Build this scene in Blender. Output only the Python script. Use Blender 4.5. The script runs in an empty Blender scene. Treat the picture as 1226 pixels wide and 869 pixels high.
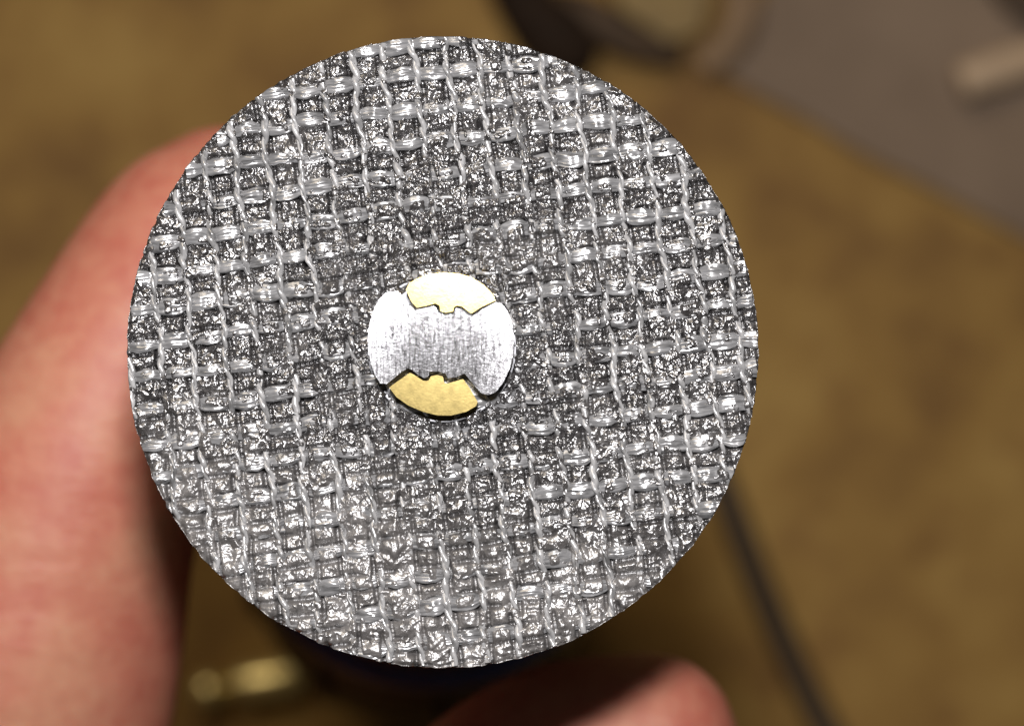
import bpy, bmesh, math, random
import numpy as np
from mathutils import Vector, Matrix

# ---------------------------------------------------------------- camera, light, exposure
# 1 unit = 1 cm; the camera looks straight down at a workbench (z = 0) from 33 cm.
S = bpy.context.scene
S.unit_settings.system = 'METRIC'
S.unit_settings.scale_length = 0.01
C = S.collection
CAMZ = 33.0
PX = 0.00503                       # cm per photo pixel in the plane 15 cm from the lens

cam = bpy.data.cameras.new('camera')
cam.sensor_width = 36.0
cam.lens = 36.0 * 15.0 / (1226 * PX)
cam.clip_start = 0.5
cam.clip_end = 500
cam.dof.use_dof = True
cam.dof.focus_distance = 14.98
cam.dof.aperture_fstop = cam.lens * 0.001 / 0.36     # 3.6 mm wide aperture
cam.dof.aperture_blades = 0
camo = bpy.data.objects.new('camera', cam)
C.objects.link(camo)
camo.location = (0, 0, CAMZ)
S.camera = camo

w = bpy.data.worlds.new('World'); S.world = w; w.use_nodes = True
bg = w.node_tree.nodes['Background']
bg.inputs[0].default_value = (1.0, 0.90, 0.76, 1)
bg.inputs[1].default_value = 0.045

def area(name, loc, target, sx, sy, power, col):
    l = bpy.data.lights.new(name, 'AREA'); l.shape = 'RECTANGLE'; l.size = sx; l.size_y = sy
    l.energy = power; l.color = col
    o = bpy.data.objects.new(name, l); C.objects.link(o); o.location = loc
    o.rotation_euler = (Vector(target) - Vector(loc)).to_track_quat('-Z', 'Y').to_euler()
    return o
area('camera_flash', (-0.1, 3.95, CAMZ + 0.2), (-0.4, 0, 18), 1.5, 0.9, 4700, (1.0, 0.975, 0.985))
area('room_lamp', (-17, 42, 62), (0, 0, 0), 26, 26, 15000, (1.0, 0.86, 0.68))

S.view_settings.view_transform = 'Standard'
S.view_settings.look = 'None'
S.view_settings.exposure = 0
S.view_settings.gamma = 1
S.view_settings.use_curve_mapping = False
S.cycles.use_denoising = True

rng = np.random.default_rng(7)
random.seed(7)

def at(px, py, z):
    k = PX * (CAMZ - z) / 15.0
    return Vector(((px - 613) * k, (434.5 - py) * k, z))

# ---------------------------------------------------------------- materials
def mat(name):
    m = bpy.data.materials.new(name); m.use_nodes = True
    nt = m.node_tree
    return m, nt, nt.nodes['Principled BSDF']
def node(nt, kind, **kw):
    n = nt.nodes.new(kind)
    for k, v in kw.items():
        if k.startswith('i_'):
            n.inputs[k[2:].replace('_', ' ')].default_value = v
        else:
            setattr(n, k, v)
    return n
def coords(nt, scale=(1, 1, 1), rot=(0, 0, 0)):
    tc = node(nt, 'ShaderNodeTexCoord'); mp = node(nt, 'ShaderNodeMapping')
    mp.inputs['Scale'].default_value = scale; mp.inputs['Rotation'].default_value = rot
    nt.links.new(tc.outputs['Object'], mp.inputs['Vector'])
    return mp.outputs['Vector']
def noise(nt, vec, scale, detail=4, rough=0.55):
    n = node(nt, 'ShaderNodeTexNoise'); n.inputs['Scale'].default_value = scale
    n.inputs['Detail'].default_value = detail; n.inputs['Roughness'].default_value = rough
    nt.links.new(vec, n.inputs['Vector'])
    return n.outputs['Fac']
def ramp(nt, fac, stops):
    r = node(nt, 'ShaderNodeValToRGB')
    e = r.color_ramp.elements
    e[0].position, e[0].color = stops[0][0], (*stops[0][1], 1)
    e[1].position, e[1].color = stops[-1][0], (*stops[-1][1], 1)
    for p, c in stops[1:-1]:
        x = e.new(p); x.color = (*c, 1)
    nt.links.new(fac, r.inputs['Fac'])
    return r.outputs['Color']
def bump(nt, bsdf, fac, strength, dist, chain=None):
    b = node(nt, 'ShaderNodeBump'); b.inputs['Strength'].default_value = strength
    b.inputs['Distance'].default_value = dist
    nt.links.new(fac, b.inputs['Height'])
    if chain: nt.links.new(chain, b.inputs['Normal'])
    nt.links.new(b.outputs['Normal'], bsdf.inputs['Normal'])
    return b.outputs['Normal']
def mixc(nt, fac, a, b, blend='MIX'):
    m = node(nt, 'ShaderNodeMix', data_type='RGBA', blend_type=blend)
    if hasattr(fac, 'links'): nt.links.new(fac, m.inputs[0])
    else: m.inputs[0].default_value = fac
    for s, v in ((6, a), (7, b)):
        if hasattr(v, 'links'): nt.links.new(v, m.inputs[s])
        else: m.inputs[s].default_value = (*v, 1)
    return m.outputs[2]
def simple(name, col, rough=0.5, metal=0.0, var=0.15, scale=6.0, bs=0.0, bd=0.01, bscale=40.0, spec=0.5):
    m, nt, b = mat(name)
    v = coords(nt)
    c = ramp(nt, noise(nt, v, scale), [(0.3, tuple(x * (1 - var) for x in col)), (0.7, tuple(min(1, x * (1 + var)) for x in col))])
    nt.links.new(c, b.inputs['Base Color'])
    b.inputs['Roughness'].default_value = rough; b.inputs['Metallic'].default_value = metal
    b.inputs['Specular IOR Level'].default_value = spec
    if bs: bump(nt, b, noise(nt, v, bscale), bs, bd)
    return m

# abrasive resin: dark grey-brown gritty binder with clear gloss; a patch attribute marks the dusty, duller film
def make_resin():
    m, nt, b = mat('abrasive_resin')
    v = coords(nt)
    c1 = ramp(nt, noise(nt, v, 26, 5, 0.7), [(0.36, (0.011, 0.010, 0.010)), (0.54, (0.036, 0.033, 0.033)), (0.76, (0.13, 0.126, 0.126))])
    at_ = node(nt, 'ShaderNodeAttribute', attribute_name='dust')
    c2 = ramp(nt, noise(nt, v, 9, 5, 0.6), [(0.35, (0.055, 0.050, 0.048)), (0.7, (0.19, 0.180, 0.174))])
    nt.links.new(mixc(nt, at_.outputs['Fac'], c1, c2), b.inputs['Base Color'])
    mr = node(nt, 'ShaderNodeMapRange')
    nt.links.new(at_.outputs['Fac'], mr.inputs['Value'])
    mr.inputs['To Min'].default_value = 0.25; mr.inputs['To Max'].default_value = 0.35
    nt.links.new(mr.outputs['Result'], b.inputs['Roughness'])
    b.inputs['IOR'].default_value = 2.45
    bump(nt, b, noise(nt, v, 80, 3, 0.7), 0.45, 0.006)
    return m
def make_thread(name, sc, base, rough, bs, bd, bscale):
    m, nt, b = mat(name)
    v = coords(nt, sc, (0, 0, math.radians(-7)))
    c = ramp(nt, noise(nt, v, 10, 4, 0.65), [(0.32, tuple(x * 0.35 for x in base)), (0.52, base), (0.72, tuple(min(0.85, x * 1.5) for x in base))])
    nt.links.new(c, b.inputs['Base Color'])
    b.inputs['Roughness'].default_value = rough
    b.inputs['IOR'].default_value = 2.0
    bump(nt, b, noise(nt, v, bscale, 3, 0.6), bs, bd)
    return m
M = {}
M['resin'] = make_resin()
M['warp'] = make_thread('glass_yarn_warp', (1, 0.35, 1), (0.27, 0.269, 0.27), 0.25, 0.4, 0.006, 26)
M['weft'] = make_thread('glass_yarn_weft', (0.5, 3.0, 1), (0.16, 0.16, 0.163), 0.24, 0.35, 0.005, 12)

def make_silver():
    m, nt, b = mat('brushed_steel')
    v = coords(nt)
    n1 = noise(nt, coords(nt, (38, 6, 1), (0, 0, math.radians(-7))), 1.6, 7, 0.75)
    c = ramp(nt, n1, [(0.36, (0.27, 0.26, 0.275)), (0.46, (0.58, 0.575, 0.59)), (0.6, (0.80, 0.80, 0.82))])
    nt.links.new(c, b.inputs['Base Color'])
    b.inputs['Metallic'].default_value = 1.0
    mr = node(nt, 'ShaderNodeMapRange'); nt.links.new(n1, mr.inputs['Value'])
    mr.inputs['From Min'].default_value = 0.3; mr.inputs['From Max'].default_value = 0.7
    mr.inputs['To Min'].default_value = 0.085; mr.inputs['To Max'].default_value = 0.105
    ln = node(nt, 'ShaderNodeVectorMath', operation='LENGTH'); nt.links.new(coords(nt, (1, 0.8, 0)), ln.inputs[0])
    rr_ = node(nt, 'ShaderNodeMapRange'); nt.links.new(ln.outputs['Value'], rr_.inputs['Value'])
    for k_, v_ in (('From Min', 0.20), ('From Max', 0.42), ('To Min', 0.0), ('To Max', 0.038)): rr_.inputs[k_].default_value = v_
    ad = node(nt, 'ShaderNodeMath', operation='ADD'); nt.links.new(mr.outputs['Result'], ad.inputs[0]); nt.links.new(rr_.outputs['Result'], ad.inputs[1])
    nt.links.new(ad.outputs[0], b.inputs['Roughness'])
    vs = coords(nt, (110, 5.0, 1), (0, 0, math.radians(-7)))
    b1 = bump(nt, b, noise(nt, vs, 1.0, 3, 0.6), 0.3, 0.004)
    bump(nt, b, noise(nt, v, 40, 4, 0.7), 0.25, 0.003, b1)
    return m
def make_brass(name, col):
    m, nt, b = mat(name)
    v = coords(nt)
    c = ramp(nt, noise(nt, v, 22, 7, 0.75), [(0.36, tuple(x * 0.70 for x in col)), (0.5, tuple(x * 0.86 for x in col)), (0.65, col)])
    nt.links.new(c, b.inputs['Base Color'])
    b.inputs['Metallic'].default_value = 1.0
    b.inputs['Roughness'].default_value = 0.13
    bump(nt, b, noise(nt, v, 60, 4, 0.7), 0.08, 0.003)
    return m
M['silver'] = make_silver()
M['brass'] = make_brass('yellow_brass', (0.90, 0.70, 0.27))
M['brass_dull'] = make_brass('dull_brass', (0.97, 0.79, 0.34))
M['brass_dull'].node_tree.nodes['Principled BSDF'].inputs['Roughness'].default_value = 0.36
M['brass_dull'].node_tree.nodes['Principled BSDF'].inputs['Metallic'].default_value = 0.9
M['steel_dark'] = simple('dark_steel', (0.10, 0.10, 0.105), 0.4, 1.0, 0.3, 8)
M['black'] = simple('black_plastic', (0.012, 0.011, 0.011), 0.55, 0, 0.3, 5, 0.3, 0.01, 60)
M['charcoal'] = simple('charcoal_plastic', (0.02, 0.018, 0.017), 0.6, 0, 0.3, 5, 0.3, 0.01, 60)
M['navy'] = simple('navy_plastic', (0.03, 0.07, 0.22), 0.45, 0, 0.2, 5)
M['cord'] = simple('cord_rubber', (0.048, 0.028, 0.011), 0.6, 0, 0.3, 8)
M['grip'] = simple('dark_rubber', (0.020, 0.011, 0.006), 0.8, 0, 0.3, 3, spec=0.15)
M['wood'] = simple('pale_dowel_wood', (0.42, 0.30, 0.19), 0.6, 0, 0.15, 4)
M['offcut'] = simple('olive_wood', (0.19, 0.12, 0.03), 0.65, 0, 0.2, 2)
M['strip'] = simple('pinkish_card', (0.215, 0.135, 0.07), 0.7, 0, 0.15, 2)
M['dark_wood'] = simple('dark_brown_wood', (0.055, 0.030, 0.012), 0.7, 0, 0.2, 2)
M['nail'] = simple('finger_nail', (0.52, 0.33, 0.30), 0.3, 0, 0.1, 3)

def make_board():
    m, nt, b = mat('grey_board')
    v = coords(nt)
    c = ramp(nt, noise(nt, v, 0.35, 4, 0.6), [(0.3, (0.135, 0.088, 0.052)), (0.7, (0.220, 0.152, 0.096))])
    nt.links.new(c, b.inputs['Base Color']); b.inputs['Roughness'].default_value = 0.7
    return m
M['board'] = make_board()
def make_bench():
    m, nt, b = mat('brown_hardboard')
    v = coords(nt)
    c1 = ramp(nt, noise(nt, v, 0.42, 5, 0.62), [(0.34, (0.155, 0.074, 0.011)), (0.5, (0.245, 0.134, 0.024)), (0.66, (0.31, 0.185, 0.042))])
    n2 = noise(nt, v, 1.1, 4, 0.6)
    c2 = ramp(nt, n2, [(0.28, (0.72, 0.63, 0.52)), (0.48, (1, 1, 1))])
    nt.links.new(mixc(nt, 1.0, c1, c2, 'MULTIPLY'), b.inputs['Base Color'])
    b.inputs['Roughness'].default_value = 0.75
    bump(nt, b, noise(nt, v, 14, 5, 0.7), 0.3, 0.03)
    return m
M['bench'] = make_bench()
def make_skin():
    m, nt, b = mat('skin')
    v = coords(nt)
    c = ramp(nt, noise(nt, v, 0.9, 4, 0.6), [(0.36, (0.36, 0.098, 0.066)), (0.5, (0.41, 0.152, 0.098)), (0.64, (0.44, 0.215, 0.132))])
    c = mixc(nt, 0.35, c, ramp(nt, noise(nt, v, 7, 4, 0.6), [(0.35, (0.36, 0.098, 0.066)), (0.65, (0.46, 0.215, 0.135))]))
    nt.links.new(c, b.inputs['Base Color'])
    b.inputs['Roughness'].default_value = 0.5
    b.inputs['Specular IOR Level'].default_value = 0.35
    b.inputs['Subsurface Weight'].default_value = 0.35
    b.inputs['Subsurface Radius'].default_value = (0.35, 0.12, 0.07)
    b.inputs['Subsurface Scale'].default_value = 1.0
    vw = coords(nt, (0.9, 2.6, 1.0), (0, 0, math.radians(12)))
    b1 = bump(nt, b, noise(nt, vw, 1.1, 3, 0.6), 0.25, 0.10)
    bump(nt, b, noise(nt, v, 28, 3, 0.6), 0.3, 0.02, b1)
    return m
M['skin'] = make_skin()

# ---------------------------------------------------------------- mesh helpers
def link(name, me, m, parent=None, smooth=True):
    if m is not None: me.materials.append(m)
    if smooth: me.polygons.foreach_set('use_smooth', np.ones(len(me.polygons), dtype=bool))
    me.update()
    o = bpy.data.objects.new(name, me); C.objects.link(o)
    if parent: o.parent = parent
    return o
def arr_mesh(name, verts, quads):
    me = bpy.data.meshes.new(name)
    v = np.asarray(verts, dtype=np.float32); q = np.asarray(quads, dtype=np.int32)
    k = q.shape[1]
    me.vertices.add(len(v)); me.vertices.foreach_set('co', v.ravel())
    me.loops.add(q.size); me.loops.foreach_set('vertex_index', q.ravel())
    me.polygons.add(len(q))
    me.polygons.foreach_set('loop_start', np.arange(0, q.size, k, dtype=np.int32))
    me.update(calc_edges=True); me.validate()
    return me
def bm_mesh(name, bm):
    me = bpy.data.meshes.new(name); bmesh.ops.recalc_face_normals(bm, faces=bm.faces)
    bm.to_mesh(me); bm.free(); return me
def empty(name, loc, rot=(0, 0, 0)):
    o = bpy.data.objects.new(name, None); C.objects.link(o); o.location = loc; o.rotation_euler = rot
    o.empty_display_size = 0.2
    return o
def tag(o, label, cat, group=None, kind=None):
    if label: o['label'] = label
    if cat: o['category'] = cat
    if group: o['group'] = group
    if kind: o['kind'] = kind
    return o
def lathe(profile, seg=48):
    """profile: (radius, t) pairs; revolves about Z."""
    bm = bmesh.new(); rings = []
    for r, t in profile:
        if r < 1e-6: rings.append([bm.verts.new((0, 0, t))])
        else: rings.append([bm.verts.new((r * math.cos(2 * math.pi * i / seg), r * math.sin(2 * math.pi * i / seg), t)) for i in range(seg)])
    for a, b in zip(rings, rings[1:]):
        for i in range(seg):
            j = (i + 1) % seg
            if len(a) == 1 and len(b) > 1: bm.faces.new((a[0], b[i], b[j]))
            elif len(b) == 1 and len(a) > 1: bm.faces.new((a[i], b[0], a[j]))
            elif len(a) > 1: bm.faces.new((a[i], b[i], b[j], a[j]))
    return bm
def tube_into(bm, pts, radii, seg=16, cap=True):
    pts = [Vector(p) for p in pts]; rings = []; up = Vector((0.13, 0.31, 0.94)).normalized()
    for i, p in enumerate(pts):
        d = (pts[min(i + 1, len(pts) - 1)] - pts[max(i - 1, 0)]).normalized()
        x = d.cross(up).normalized(); y = x.cross(d).normalized()
        rings.append([bm.verts.new(p + (x * math.cos(2 * math.pi * k / seg) + y * math.sin(2 * math.pi * k / seg)) * radii[i]) for k in range(seg)])
    for a, b in zip(rings, rings[1:]):
        for k in range(seg):
            bm.faces.new((a[k], a[(k + 1) % seg], b[(k + 1) % seg], b[k]))
    if cap:
        bm.faces.new(list(reversed(rings[0]))); bm.faces.new(rings[-1])
def spline(ctrl, n):
    """Catmull-Rom through rows of numbers."""
    P = np.array(ctrl, dtype=float); P = np.vstack([2 * P[0] - P[1], P, 2 * P[-1] - P[-2]])
    out = []
    m = len(P) - 3
    for s in np.linspace(0, m - 1e-6, n):
        i = int(s); t = s - i
        p0, p1, p2, p3 = P[i:i + 4]
        out.append(0.5 * ((2 * p1) + (-p0 + p2) * t + (2 * p0 - 5 * p1 + 4 * p2 - p3) * t * t + (-p0 + 3 * p1 - 3 * p2 + p3) * t ** 3))
    return np.array(out)
def slab(name, poly, z0, z1, m, bev=0.03, seg=2):
    bm = bmesh.new()
    vs = [bm.verts.new((x, y, z0)) for x, y in poly]
    f = bm.faces.new(vs)
    ex = bmesh.ops.extrude_face_region(bm, geom=[f])
    for e in ex['geom']:
        if isinstance(e, bmesh.types.BMVert): e.co.z = z1
    bmesh.ops.recalc_face_normals(bm, faces=bm.faces)
    if bev:
        ed = [e for e in bm.edges if e.verts[0].co.z == z1 and e.verts[1].co.z == z1]
        bmesh.ops.bevel(bm, geom=ed, offset=bev, segments=seg, profile=0.5, affect='EDGES', clamp_overlap=True)
    return bm

# ---------------------------------------------------------------- noise in numpy
def vnoise(x, y, size, seed):
    r = np.random.default_rng(seed).random((256, 256))
    gx, gy = x / size + 1000, y / size + 1000
    ix, iy = np.floor(gx).astype(int), np.floor(gy).astype(int)
    fx, fy = gx - ix, gy - iy
    fx = fx * fx * (3 - 2 * fx); fy = fy * fy * (3 - 2 * fy)
    a = r[ix & 255, iy & 255]; b = r[(ix + 1) & 255, iy & 255]; c = r[ix & 255, (iy + 1) & 255]; d = r[(ix + 1) & 255, (iy + 1) & 255]
    return (a * (1 - fx) + b * fx) * (1 - fy) + (c * (1 - fx) + d * fx) * fy
def worley(x, y, size, seed):
    """nearest-point distance (in cells) and that point's random value"""
    g = np.random.default_rng(seed); jx = g.random((256, 256)); jy = g.random((256, 256)); rv = g.random((256, 256))
    gx, gy = x / size + 1000, y / size + 1000
    ix, iy = np.floor(gx).astype(int), np.floor(gy).astype(int)
    best = np.full(x.shape, 9.0); val = np.zeros(x.shape); ox = np.zeros(x.shape); oy = np.zeros(x.shape); va = np.zeros(x.shape); vb = np.zeros(x.shape)
    ra = g.normal(size=(256, 256)); rb = g.normal(size=(256, 256))
    for dx in (-1, 0, 1):
        for dy in (-1, 0, 1):
            cx, cy = ix + dx, iy + dy
            ex = cx + jx[cx & 255, cy & 255] - gx; ey = cy + jy[cx & 255, cy & 255] - gy
            d = np.hypot(ex, ey)
            k = d < best
            best = np.where(k, d, best); val = np.where(k, rv[cx & 255, cy & 255], val)
            ox = np.where(k, ex, ox); oy = np.where(k, ey, oy)
            va = np.where(k, ra[cx & 255, cy & 255], va); vb = np.where(k, rb[cx & 255, cy & 255], vb)
    return best, val, (va * ox + vb * oy) * size
def sstep(a, b, x):
    t = np.clip((x - a) / (b - a), 0, 1); return t * t * (3 - 2 * t)

# ================================================================= the setting
bm = bmesh.new()
bmesh.ops.create_cube(bm, size=1)
for v in bm.verts: v.co = Vector((v.co.x * 120, v.co.y * 90, v.co.z * 2.0 - 1.0))
bench = link('workbench_top', bm_mesh('workbench_top', bm), M['bench'], smooth=False)
bench['kind'] = 'structure'
bench['label'] = 'mottled brown workbench surface, blurred, behind everything'

# ================================================================= the cutting disc
R = 1.901
TH = 0.115
DISC = Vector(((530 - 613) * PX, (434.5 - 419.5) * PX, CAMZ - 15.0))
TILT = math.radians(-2.2)
disc = empty('cutting_disc', DISC, (TILT, 0, 0))
tag(disc, 'round grey fibreglass-reinforced abrasive cutting disc, sharp in the foreground', 'cutting disc')

TAX = Vector((-0.042, -0.165, -1.0)).normalized()   # tool axis, away from the disc
WR = math.radians(7.0)             # the weave is turned on the disc
SU, U0 = 0.1925, 0.045             # warp spacing and phase
SV, V0 = 0.199, 0.07               # weft spacing and phase
cw, sw = math.cos(WR), math.sin(WR)
def to_uv(x, y): return x * cw + y * sw, -x * sw + y * cw
def to_xy(u, v): return u * cw - v * sw, u * sw + v * cw
def warp_u(i, v): # centre line of warp i
    u = U0 + i * SU
    return u + 0.035 * (u / R) * (-v / R) + 0.016 * (vnoise(v, 0 * v + i * 7.3, 0.5, 11) - 0.5) + 0.013 * (vnoise(v, 0 * v + i * 3.1, 0.11, 12) - 0.5)
def weft_v(j, u):
    v = V0 + j * SV
    return v - 0.02 * (u / R) * (u / R) + 0.028 * (vnoise(u, 0 * u + j * 5.7, 0.6, 13) - 0.5) + 0.012 * (vnoise(u, 0 * u + j * 2.9, 0.14, 14) - 0.5)
def cover(x, y):
    """how deep the yarns are buried in resin: more at the worn middle and towards the bottom"""
    r = np.hypot(x, y)
    mid = 1 - sstep(0.55, 1.35, np.hypot(x + 0.05, (y - 0.15) * 1.0))
    low = sstep(0.35, 1.3, -y - 0.15 * x)
    n = vnoise(x, y, 0.42, 21) * 0.6 + vnoise(x, y, 0.17, 22) * 0.4
    return np.clip(0.85 * mid + 0.45 * low, 0, 1) * (0.35 + 1.1 * n) , mid, low

def face_height(x, y):
    u, v = to_uv(x, y)
    i = np.round((u - U0) / SU); j = np.round((v - V0) / SV)
    # nearest yarn distances (the drift of the centre lines included)
    du = np.full(u.shape, 9.0); dv = np.full(u.shape, 9.0)
    for k in (-1, 0, 1):
        d = u - warp_u(i + k, v); du = np.where(np.abs(d) < np.abs(du), d, du)
        d = v - weft_v(j + k, u); dv = np.where(np.abs(d) < np.abs(dv), d, dv)
    cov, mid, low = cover(x, y)
    wx = x + 0.010 * (vnoise(x, y, 0.03, 44) - 0.5); wy = y + 0.010 * (vnoise(x, y, 0.03, 45) - 0.5)
    f1, r1, t1 = worley(wx, wy, 0.042, 31)
    f2, r2, t2 = worley(wx, wy, 0.021, 32)
    f3, r3, t3 = worley(wx, wy, 0.085, 33)
    # broken grains: tilted facets, edges rounded off
    g1 = (0.011 * r1 - 0.13 * t1) * (1 - 0.6 * sstep(0.45, 0.95, f1)) - 0.007 * sstep(0.4, 0.9, f1)
    g2 = (0.004 * r2 - 0.11 * t2) * (1 - 0.5 * sstep(0.5, 0.95, f2)) - 0.003 * sstep(0.45, 0.9, f2)
    g3 = (0.012 * r3 - 0.07 * t3) * (1 - sstep(0.35, 0.75, f3)) * (r3 > 0.45)
    ic = np.floor((u - U0) / SU); jc = np.floor((v - V0) / SV)
    hsh = lambda p, q, sd: np.random.default_rng(sd).random((64, 64))[p.astype(int) & 63, q.astype(int) & 63]
    mu = SU * 0.5 - np.abs(du)                         # distance from the middle of the cell across
    lw = 0.036 + 0.020 * hsh(ic, j, 81); lc = 0.030 + 0.016 * hsh(ic, jc, 83)
    amp_w = np.clip(0.30 + 0.45 * mid + 0.75 * low, 0, 1) * (hsh(ic, j, 82) > 0.22) * (0.5 + 0.5 * hsh(ic, j, 85))
    amp_c = np.clip(0.15 + 0.15 * mid + 0.85 * low, 0, 1) * (hsh(ic, jc, 84) > 0.35)
    lens_w = np.clip(1 - (mu / 0.078) ** 2 - (dv / lw) ** 2, 0, 1) ** 0.6
    lens_c = np.clip(1 - (mu / 0.066) ** 2 - ((SV * 0.5 - np.abs(dv)) / lc) ** 2, 0, 1) ** 0.6
    swell = 0.020 * lens_w * amp_w + 0.015 * lens_c * amp_c
    slick = np.clip(1.15 * np.maximum(lens_w * amp_w, lens_c * amp_c), 0, 1)
    gritty = (1 - 0.25 * low) * (1 + 0.85 * mid) * (1 - 0.42 * sstep(0.15, 0.6, slick))
    h = (g1 + g2) * gritty + g3 * (1 - 0.6 * slick) + swell
    h += 0.012 * (vnoise(x, y, 0.11, 34) - 0.5) + 0.006 * (vnoise(x, y, 0.05, 35) - 0.5)
    # the cells bulge smoothly where the resin is thick
    cellx = np.cos(np.pi * np.clip(np.abs(du) / (SU * 0.5), 0, 1)); 
    dome = (1 - sstep(0.02, 0.09, np.abs(np.abs(du) - SU * 0.5))) * (0.4 + 0.6 * vnoise(i + 0.01 * u, j + 0.01 * v, 1.0, 36))
    h += 0.030 * dome * np.clip(0.35 * mid + 0.75 * low, 0, 1) * sstep(0.3, 0.6, vnoise(u, v, 0.16, 37))
    # yarns seen through the resin: low ridges; crevices beside the warps
    h += 0.008 * np.exp(-(dv / 0.045) ** 2) * vnoise(u, v, 0.15, 46) * 1.6
    side = vnoise(u * 0.3 + i * 3.3, v, 0.13, 38)
    h -= 0.038 * sstep(0.25, 0.6, side) * np.exp(-((du - 0.033) / 0.011) ** 2)
    h -= 0.048 * sstep(0.35, 0.65, 1 - side) * np.exp(-((du + 0.033) / 0.011) ** 2)
    h -= 0.034 * sstep(0.38, 0.62, vnoise(u, v, 0.12, 39)) * np.exp(-((np.abs(dv) - 0.05) / 0.012) ** 2)
    # burial
    h += 0.013 * cov - 0.001 + 0.021 * (vnoise(x, y, 0.075, 47) - 0.5) + 0.014 * (vnoise(x, y, 0.035, 48) - 0.5) + 0.012 * (vnoise(x, y, 0.3, 49) - 0.5)
    # flush under the hub, worn rim
    r = np.hypot(x, y)
    h = np.where(r < 0.42, -0.01, h)
    h -= 0.012 * sstep(R - 0.03, R, r)
    return h, cov, low, mid

N = 880
a = np.linspace(-1, 1, N)
A, B = np.meshgrid(a, a, indexing='ij')
with np.errstate(divide='ignore', invalid='ignore'):
    big = np.abs(A) > np.abs(B)
    rr = np.where(big, A, B)
    ph = np.where(big, (math.pi / 4) * np.nan_to_num(B / A), math.pi / 2 - (math.pi / 4) * np.nan_to_num(A / B))
th_ = np.where(rr < 0, ph + math.pi, ph)
rad = np.abs(rr) * R
edge = 1 + (0.0035 * (vnoise(th_ * R, 0 * th_, 0.035, 41) - 0.5) + 0.0025 * (vnoise(th_ * R, 0 * th_ + 5, 0.11, 42) - 0.5)) * sstep(R - 0.15, R, rad)
X = rad * np.cos(th_) * edge; Y = rad * np.sin(th_) * edge
H, COV, LOW, MID = face_height(X, Y)
verts = np.stack([X, Y, H], -1).reshape(-1, 3)
idx = np.arange(N * N).reshape(N, N)
quads = np.stack([idx[:-1, :-1], idx[1:, :-1], idx[1:, 1:], idx[:-1, 1:]], -1).reshape(-1, 4)
per = np.concatenate([idx[:-1, 0], idx[-1, :-1], idx[:0:-1, -1], idx[0, :0:-1]])
n0 = len(verts); m_ = len(per)
mid1 = verts[per].copy(); mid1[:, 2] = -0.035; mid1[:, :2] *= (1.0015 + 0.003 * (rng.random((m_, 1)) - 0.5))
back = verts[per].copy(); back[:, 2] = -TH; back[:, :2] *= (0.997 + 0.004 * (rng.random((m_, 1)) - 0.5))
inner = back.copy(); inner[:, :2] *= 0.05
verts = np.vstack([verts, mid1, back, inner])
k = np.arange(m_); k2 = (k + 1) % m_
rim = [np.stack([per[k], n0 + k, n0 + k2, per[k2]], -1)]
for s in (0, 1):
    rim.append(np.stack([n0 + s * m_ + k, n0 + (s + 1) * m_ + k, n0 + (s + 1) * m_ + k2, n0 + s * m_ + k2], -1))
quads = np.vstack([quads] + [q[:, ::-1] for q in rim])
me = arr_mesh('abrasive_face', verts, quads)
dustv = np.clip(LOW * 0.9 * (0.35 + 1.1 * vnoise(X, Y, 0.5, 51)) + 0.25 * sstep(0.6, 0.8, vnoise(X, Y, 0.3, 52)), 0, 1)
dust = np.concatenate([dustv.ravel(), np.full(3 * m_, 0.0)]).astype(np.float32)
at_ = me.attributes.new('dust', 'FLOAT', 'POINT'); at_.data.foreach_set('value', dust)
face = link('abrasive_face', me, M['resin'], disc)

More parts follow.
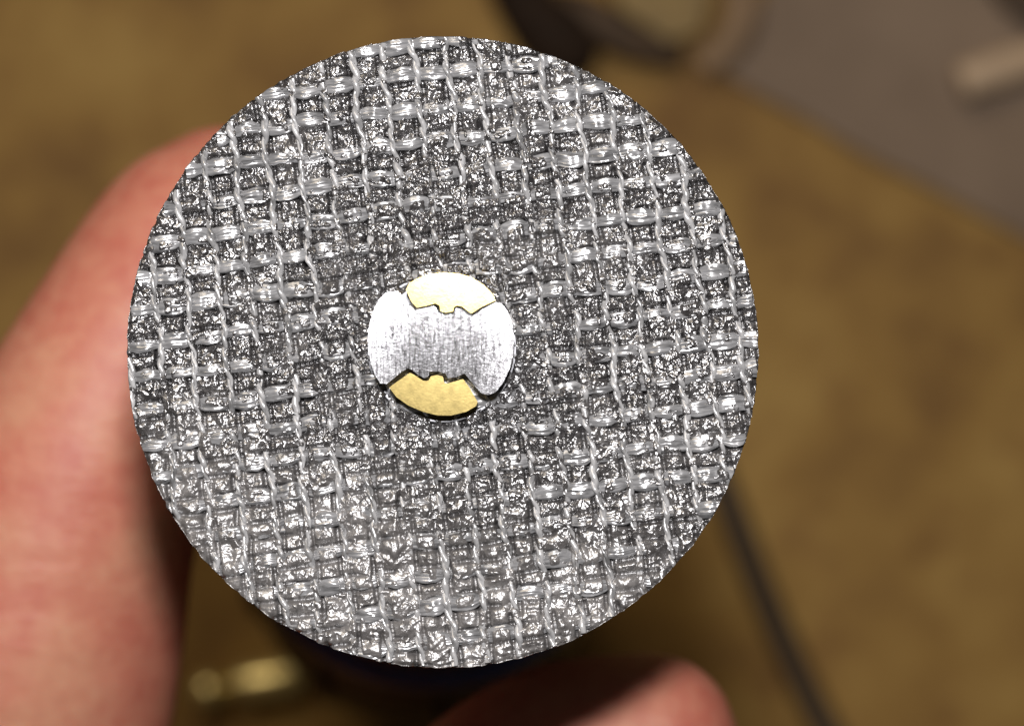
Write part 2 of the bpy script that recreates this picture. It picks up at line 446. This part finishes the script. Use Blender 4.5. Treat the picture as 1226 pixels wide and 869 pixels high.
# ---- warp yarns: two plies twisted together, lying over the wefts
def chord(c):
    return math.sqrt(max(0.0, (R - 0.012) ** 2 - c * c))
def warp_thread(i):
    u0 = U0 + i * SU
    half = chord(u0) 
    if half < 0.12: return
    n = max(12, int(2 * half / 0.011)); v = np.linspace(-half, half, n)
    uc = warp_u(i, v); seg = 9
    verts, quads = [], []
    xx, yy = to_xy(uc, v); cov, mid, low = cover(xx, yy)
    tw = 0.0095; phase = rng.random() * 6.28
    ang = 2 * np.pi * v / 0.195 + phase + 1.2 * (vnoise(v, 0 * v + i, 0.3, 61) - 0.5)
    pres = 0.7 + 0.6 * vnoise(v, 0 * v + i * 9.1, 0.16, 62)
    zc = 0.0112 + 0.007 * np.cos(2 * np.pi * (v - V0) / SV) - 0.006 * mid - 0.032 * (vnoise(v, 0 * v + i * 4.4, 0.12, 63) - 0.38)
    zig = 0.010 * np.sin(2 * np.pi * v / (2 * SV) * 1.0 + i * math.pi)
    for p in (0, 1):
        a_ = ang + p * math.pi
        rad_ = 0.0150 * pres * (0.72 + 0.28 * np.sin(a_)) * (0.75 + 0.6 * vnoise(v, 0 * v + i + p * 50, 0.05, 64))
        cx = uc + zig + tw * np.cos(a_); cz = zc + tw * 0.75 * np.sin(a_)
        base = len(verts) and sum(len(q) for q in verts)
        k = np.arange(seg) * 2 * np.pi / seg
        U = cx[:, None] + rad_[:, None] * 1.05 * np.cos(k)[None]
        Z = cz[:, None] + rad_[:, None] * 0.9 * np.sin(k)[None]
        V = np.repeat(v[:, None], seg, 1)
        Z += 0.006 * (vnoise(U, V, 0.014, 65 + p) - 0.5); U += 0.005 * (vnoise(U, V, 0.018, 67 + p) - 0.5)
        xs, ys = to_xy(U, V)
        q0 = p * n * seg
        verts.append(np.stack([xs, ys, Z], -1).reshape(-1, 3))
        id_ = q0 + np.arange(n * seg).reshape(n, seg)
        nx = np.roll(id_, -1, axis=1)
        quads.append(np.stack([id_[:-1], nx[:-1], nx[1:], id_[1:]], -1).reshape(-1, 4))
    vv = np.vstack(verts)
    keep = np.hypot(vv[:, 0], vv[:, 1])
    s = np.minimum(1, (R - 0.004) / np.maximum(keep, 1e-6)); vv[:, :2] *= s[:, None]
    link('warp_thread', arr_mesh('warp_thread', vv, np.vstack(quads)), M['warp'], disc)
for i in range(-10, 11): warp_thread(i)

# ---- weft yarns: flat untwisted bundles of fibres, dipping under each warp
def weft_thread(j):
    v0 = V0 + j * SV
    half = chord(v0)
    if half < 0.12: return
    n = max(12, int(2 * half / 0.011)); u = np.linspace(-half, half, n)
    vc = weft_v(j, u)
    xx, yy = to_xy(u, vc); cov, mid, low = cover(xx, yy)
    ph_ = (u - U0) / SU
    cell = np.floor(ph_); g = np.random.default_rng(700 + j).random(64)
    amp = g[(cell.astype(int)) % 64]
    lift = np.sin(np.pi * (ph_ - cell)) ** 0.7
    tilt = (g[(cell.astype(int) + 17) % 64] - 0.5) * 0.5
    wid = 0.029 + 0.017 * lift + 0.006 * (vnoise(u, 0 * u + j, 0.1, 71) - 0.5)
    seg = 17
    s = np.linspace(-1, 1, seg)
    fib = np.random.default_rng(900 + j).random(seg)
    top = np.sqrt(np.clip(1 - (s * 0.97) ** 2, 0, 1))
    str_ = 0.011 * (vnoise(np.repeat(u[:, None], seg, 1), np.repeat(s[None] * 1.0 + j * 11, n, 0), 0.12, 72) - 0.5) + 0.007 * (fib - 0.5)[None]
    Z = (-0.008 + 0.031 * lift * (0.42 + 0.70 * amp) - 0.003 * low - 0.004 * vnoise(u, 0 * u + j * 6.1, 0.4, 74))[:, None] + 0.014 * top[None] + str_ + (tilt * lift)[:, None] * s[None] * 0.03
    shift = (g[(cell.astype(int) + 31) % 64] - 0.5) * 0.028 * lift
    U = np.repeat(u[:, None], seg, 1)
    V = (vc + shift)[:, None] + (wid * (0.72 + 0.5 * g[(cell.astype(int) + 43) % 64]))[:, None] * s[None]
    V = V + 0.012 * (vnoise(U, V, 0.035, 75) - 0.5)
    Z = Z + 0.009 * (vnoise(U, V, 0.03, 76) - 0.5)
    xs, ys = to_xy(U, V)
    t_ = np.stack([xs, ys, Z], -1)
    b_ = np.stack([xs, ys, np.full_like(Z, -0.03)], -1)[:, ::-1]
    ring = np.concatenate([t_, b_], 1); sg = 2 * seg
    id_ = np.arange(n * sg).reshape(n, sg); nx = np.roll(id_, -1, axis=1)
    quads = np.stack([id_[:-1], id_[1:], nx[1:], nx[:-1]], -1).reshape(-1, 4)
    vv = ring.reshape(-1, 3)
    keep = np.hypot(vv[:, 0], vv[:, 1]); sc = np.minimum(1, (R - 0.004) / np.maximum(keep, 1e-6)); vv[:, :2] *= sc[:, None]
    link('weft_thread', arr_mesh('weft_thread', vv, quads), M['weft'], disc)
for j in range(-10, 11): weft_thread(j)

def disc_xy(px, py): return ((px - 530) * PX, (419.5 - py) * PX / math.cos(TILT))
# ---- hub: pressed bushing, two brass segments and the steel locking head
def hub_pt(zx, zy):                # from the enlarged hub view to disc coordinates
    return disc_xy(420 + zx / 3.777, 300 + zy / 3.777)
bu = lathe([(0.0, -0.002), (0.40, -0.002), (0.425, 0.0), (0.448, 0.016), (0.452, 0.012), (0.452, -0.04)], 72)
cx, cy = hub_pt(411, 440)
o = link('bushing', bm_mesh('bushing', bu), M['steel_dark'], disc); o.location = (cx, cy, 0)
top_seg = [(247, 182), (262, 152), (300, 130), (350, 110), (420, 102), (490, 107), (550, 124), (610, 162), (648, 202), (662, 234), (648, 240), (600, 262), (551, 294),
           (535, 284), (508, 262), (482, 257), (469, 266), (466, 285), (430, 290), (406, 282), (402, 256), (382, 247), (332, 260), (297, 267), (270, 236)]
low_seg = [(172, 622), (190, 608), (240, 572), (268, 553), (285, 560), (330, 590), (354, 590), (366, 569), (395, 563), (421, 570), (427, 598), (442, 603), (515, 582),
           (545, 622), (583, 690), (575, 708), (530, 735), (460, 752), (400, 752), (330, 735), (260, 705), (205, 665)]
for poly in (top_seg, low_seg):
    p = [hub_pt(*q) for q in poly]
    mx, my = sum(q[0] for q in p) / len(p), sum(q[1] for q in p) / len(p)
    p = [(mx + (x - mx) * 0.965, my + (y - my) * 0.955) for x, y in p]   # clearance to the head
    bm = slab('hub_segment', p, -0.01, 0.15, None, 0.018, 4)
    if poly is top_seg:            # this half sits a trace askew
        for v in bm.verts:
            if v.co.z > 0.05: v.co.z += (v.co.y - 0.33) * math.tan(math.radians(0.6))
    link('hub_segment', bm_mesh('hub_segment', bm), M['brass'], disc, smooth=False)

mand = empty('mandrel', DISC, (TILT, 0, 0))
tag(mand, 'bright steel bow-tie mandrel head locking the centre of the cutting disc', 'mandrel')
head = [(180, 196), (215, 193), (240, 213), (262, 246), (294, 277), (340, 268), (378, 258), (393, 268), (399, 292), (430, 300), (468, 294), (477, 268), (502, 273), (533, 298),
        (551, 306), (600, 272), (654, 246), (680, 247), (705, 276), (728, 330), (738, 400), (733, 480), (718, 540), (690, 600), (656, 643), (622, 656), (592, 648),
        (565, 618), (540, 588), (517, 560), (480, 577), (442, 581), (433, 561), (395, 551), (362, 551), (354, 574), (338, 581), (310, 567), (285, 545), (265, 537),
        (235, 553), (200, 583), (170, 606), (141, 604), (118, 570), (100, 520), (88, 470), (84, 410), (92, 340), (110, 280), (135, 231), (160, 204)]
bm = slab('locking_head', [hub_pt(*q) for q in head], -0.01, 0.19, None, 0.016, 4)
link('locking_head', bm_mesh('locking_head', bm), M['silver'], mand, smooth=False)
shr = (-TAX).to_track_quat('Z', 'Y').to_euler()
sh = link('shaft', bm_mesh('shaft', lathe([(0.0, -2.6), (0.16, -2.6), (0.16, -0.45), (0.36, -0.40), (0.36, -TH - 0.01), (0.0, -TH - 0.01)], 24)), M['steel_dark'], mand)
sh.rotation_euler = (shr.x - TILT, shr.y, 0)

# ================================================================= the rotary tool
tool = empty('rotary_tool', DISC, (-TAX).to_track_quat('Z', 'Y').to_euler())
tag(tool, 'black rotary tool body with navy collar, hidden in shadow under the cutting disc', 'rotary tool')
def tl(name, prof, m, seg=56):
    return link(name, bm_mesh(name, lathe([(r, -t) for r, t in prof], seg)), M[m], tool)
tl('collet_nut', [(0, 1.0), (0.30, 1.0), (0.42, 1.15), (0.42, 2.0), (0.5, 2.05), (0.5, 2.6), (0, 2.6)], 'steel_dark', 6)
tl('nose_cap', [(0, 2.3), (0.85, 2.3), (1.05, 2.45), (1.2, 2.9), (1.36, 3.2), (1.40, 3.5), (1.45, 4.6), (1.5, 4.7), (1.5, 5.0), (0, 5.0)], 'black')
tl('housing', [(0, 5.0), (1.5, 5.0), (1.58, 5.4), (1.68, 6.4), (1.68, 7.6), (1.78, 8.2), (1.9, 10.0), (2.0, 13), (1.95, 15), (1.7, 16.2), (0, 16.2)], 'charcoal')
tl('collar', [(1.66, 6.3), (1.76, 6.36), (1.8, 6.5), (1.8, 7.5), (1.76, 7.62), (1.66, 7.7)], 'navy')
tl('tail_cap', [(0, 16.15), (1.6, 16.15), (1.5, 16.8), (1.0, 17.1), (0, 17.1)], 'black')
for s in range(10):                # grip ribs on the housing
    a_ = 2 * math.pi * s / 10
    bm = bmesh.new()
    tube_into(bm, [(1.84 * math.cos(a_), 1.84 * math.sin(a_), -9.0), (1.94 * math.cos(a_), 1.94 * math.sin(a_), -11), (2.0 * math.cos(a_), 2.0 * math.sin(a_), -13)], [0.07, 0.1, 0.07], 8)
    link('grip_rib', bm_mesh('grip_rib', bm), M['black'], tool)

# ================================================================= the hand
def chain(bm, pts, n=26):
    q = spline([list(p) for p in pts], n)
    tube_into(bm, [r[:3] for r in q], [max(0.05, r[3]) for r in q], 20)
    for end, nb in ((q[0], q[1]), (q[-1], q[-2])):
        mtx = Matrix.Translation(Vector(end[:3]))
        bmesh.ops.create_icosphere(bm, subdivisions=3, radius=float(end[3]) * 1.005, matrix=mtx)
def P(px, py, z, r): v = at(px, py, z); return (v.x, v.y, v.z, r)
bm = bmesh.new()
thumb = [P(272, 252, 14.0, 0.67), P(234, 294, 14.1, 0.80), P(140, 444, 14.3, 0.85), P(68, 620, 14.2, 1.10), P(-12, 850, 13.7, 1.42), P(-110, 1060, 12.2, 1.6), (-5.6, -6.0, 9.6, 1.9)]
chain(bm, thumb, 40)
index = [(-3.9, -6.0, 10.4, 1.05), (-2.5, -5.0, 12.6, 0.92), (-1.2, -4.15, 14.2, 0.84), (-0.4, -3.45, 14.7, 0.76), (0.3, -2.92, 14.85, 0.74), (1.0, -2.76, 14.8, 0.67)]
chain(bm, index, 34)
chain(bm, [(-4.4, -6.6, 8.9, 1.1), (-2.4, -5.7, 11.0, 0.95), (-0.6, -4.75, 12.0, 0.84), (0.5, -4.45, 12.2, 0.78), (1.2, -4.25, 12.2, 0.70)], 30)
chain(bm, [(-4.6, -6.8, 7.2, 1.05), (-2.4, -6.0, 9.0, 0.92), (-0.6, -5.3, 9.8, 0.82), (0.5, -5.0, 9.9, 0.75), (1.2, -4.8, 9.8, 0.68)], 30)
chain(bm, [(-4.8, -6.8, 5.6, 0.95), (-2.6, -6.0, 7.0, 0.80), (-1.0, -5.5, 7.5, 0.70), (0.0, -5.2, 7.5, 0.64), (0.6, -5.1, 7.4, 0.58)], 30)
chain(bm, [(-4.3, -6.4, 9.8, 1.25), (-5.6, -8.3, 8.2, 1.7), (-7.0, -10.3, 6.5, 1.9)], 16)
chain(bm, [(-4.6, -6.8, 7.0, 1.25), (-5.8, -8.5, 6.6, 1.7), (-7.0, -10.3, 6.0, 1.9)], 16)
chain(bm, [(-4.9, -6.9, 5.6, 1.0), (-6.0, -8.6, 5.4, 1.5), (-7.2, -10.4, 5.4, 1.8)], 16)
chain(bm, [(-5.4, -6.2, 9.4, 1.8), (-7.0, -9.6, 6.6, 2.1), (-9.0, -13.0, 5.2, 2.4), (-12.5, -19, 4.4, 3.0), (-18, -28, 4.3, 3.7)], 30)
tmp = bpy.data.objects.new('tmp', bm_mesh('tmp', bm)); C.objects.link(tmp)
mo = tmp.modifiers.new('r', 'REMESH'); mo.mode = 'VOXEL'; mo.voxel_size = 0.11
mo = tmp.modifiers.new('s', 'SMOOTH'); mo.factor = 0.5; mo.iterations = 9
dg = bpy.context.evaluated_depsgraph_get()
hm = bpy.data.meshes.new_from_object(tmp.evaluated_get(dg)); hm.name = 'hand'
bpy.data.objects.remove(tmp)
hm.materials.clear()
hand = link('hand', hm, M['skin'])
tag(hand, 'bare hand gripping the rotary tool, thumb at left of disc, fingertip below it', 'hand')
# nails (thumb nail faces the side away from the tool, index nail faces down and out)
def nail(center, along, normal, L, W, bend):
    bm = bmesh.new(); along = Vector(along).normalized(); normal = Vector(normal); normal = (normal - normal.dot(along) * along).normalized()
    side = along.cross(normal); g = []
    for i in range(9):
        row = []
        for k in range(9):
            a_, b_ = (i / 4 - 1), (k / 4 - 1)
            t = 1 - 0.35 * max(0, a_) ** 2 * b_ * b_
            p = Vector(center) + along * a_ * L * (1 - 0.18 * b_ * b_) + side * math.sin(b_ * 1.0) * W * t + normal * (math.cos(b_ * 1.0) - 1) * bend - normal * 0.05 * a_ * a_
            row.append(bm.verts.new(p))
        g.append(row)
    for i in range(8):
        for k in range(8): bm.faces.new((g[i][k], g[i + 1][k], g[i + 1][k + 1], g[i][k + 1]))
    bmesh.ops.solidify(bm, geom=bm.faces[:], thickness=0.04)
    return link('nail', bm_mesh('nail', bm), M['nail'], hand)
nail((1.12, -3.32, 15.28), (0.75, 0.1, -0.05), (0.25, -0.72, 0.55), 0.48, 0.48, 0.45)

# ================================================================= things on the bench
# power cord
bm = bmesh.new()
cz = 0.18
ctrl = [list(at(p, q, cz)) for p, q in ((575, 640), (640, 560), (740, 455), (812, 470), (850, 545), (880, 622), (906, 690), (942, 775), (987, 866), (1060, 985), (1180, 1130))]
q = spline(ctrl, 110)
tube_into(bm, q, [0.195] * len(q), 14)
tag(link('power_cord', bm_mesh('power_cord', bm), M['cord']), 'dark cord curving down the bench at lower right', 'cord')

# brass fitting: ball end, neck, barrel
fit = empty('brass_fitting', at(250, 826, 0.26), (0, math.radians(90), math.radians(10)))
tag(fit, 'small brass fitting with round end lying between thumb and tool', 'fitting')
link('ball_end', bm_mesh('ball_end', lathe([(0.25 * math.sin(a_), -0.25 * math.cos(a_)) for a_ in np.linspace(0, math.pi * 0.86, 12)], 32)), M['brass_dull'], fit)
link('barrel', bm_mesh('barrel', lathe([(0.11, 0.20), (0.12, 0.30), (0.24, 0.36), (0.26, 0.42), (0.26, 1.15), (0.22, 1.22), (0.14, 1.24), (0.14, 1.5), (0, 1.5)], 32)), M['brass_dull'], fit)

# grey board lying on the bench at the upper right
def on_bench(pts, z): return [tuple(at(p, q, z)[:2]) for p, q in pts]
bm = slab('board', on_bench([(868, 88), (905, 112), (962, 140), (1030, 182), (1110, 222), (1226, 284), (1420, 380), (1700, 60), (1400, -320), (1010, -240), (925, -20)], 0.12), 0.004, 0.16, None, 0.03)
tag(link('grey_board', bm_mesh('grey_board', bm), M['board'], smooth=False), 'dull grey-brown board lying on the bench at upper right', 'board')

# dowel on the board
p0 = at(1148, 100, 0.16 + 0.26); p1 = at(1420, 8, 0.16 + 0.26)
L = (p1 - p0).length
bm = lathe([(0, 0), (0.20, 0.0), (0.25, 0.05), (0.26, 0.12), (0.26, L), (0, L)], 28)
dw = link('dowel', bm_mesh('dowel', bm), M['wood'])
dw.location = p0; dw.rotation_euler = (p1 - p0).to_track_quat('Z', 'Y').to_euler()
tag(dw, 'short pale wooden dowel with blunt end on the grey board', 'dowel')

# dark rubber grip at the top edge behind the disc
gp = empty('dark_hand_tool', at(640, 20, 0.5))
tag(gp, 'dark rubber-gripped hand tool lying on the bench just above the disc', 'hand tool')
inv = -at(640, 20, 0.5)
bm = bmesh.new()
q = spline([[*at(605, -40, 0.5), 0.34], [*at(632, 10, 0.5), 0.38], [*at(664, 44, 0.5), 0.46], [*at(690, 72, 0.45), 0.38], [*at(700, 84, 0.42), 0.22]], 24)
tube_into(bm, [Vector(r[:3]) + inv for r in q], [r[3] for r in q], 20)
link('grip', bm_mesh('grip', bm), M['grip'], gp)
bm = bmesh.new()
q = spline([[*at(640, 10, 0.4), 0.3], [*at(700, 20, 0.36), 0.3], [*at(760, 52, 0.3), 0.24], [*at(815, 68, 0.24), 0.16]], 20)
tube_into(bm, [Vector(r[:3]) + inv for r in q], [r[3] for r in q], 16)
link('prong', bm_mesh('prong', bm), M['dark_wood'], gp)

# olive wood off-cut and the pale strip beside it
bm = slab('offcut', on_bench([(720, -60), (742, 12), (800, 50), (836, 40), (850, -5), (846, -70)], 0.5), 0.002, 0.55, None, 0.18, 4)
tag(link('wood_offcut', bm_mesh('wood_offcut', bm), M['offcut'], smooth=False), 'olive brown wood off-cut at the top edge right of the dark hand tool', 'wood block')
bm = bmesh.new()
q = spline([[*at(870, -80, 0.24), 0.24], [*at(888, -10, 0.24), 0.24], [*at(886, 28, 0.24), 0.24], [*at(866, 62, 0.22), 0.22], [*at(838, 80, 0.2), 0.18]], 26)
tube_into(bm, [r[:3] for r in q], [r[3] for r in q], 16)
tag(link('curled_strip', bm_mesh('curled_strip', bm), M['strip']), 'pale curled strip between wood off-cut and grey board', 'strip')
# dark wood edge in the far corner
bm = slab('dark_wood_piece', on_bench([(1168, -40), (1200, 4), (1240, 34), (1400, 60), (1400, -90)], 0.4), 0.17, 0.55, None, 0.06)
tag(link('dark_wood_piece', bm_mesh('dark_wood_piece', bm), M['dark_wood'], smooth=False), 'dark brown wood piece in the top right corner', 'wood block')
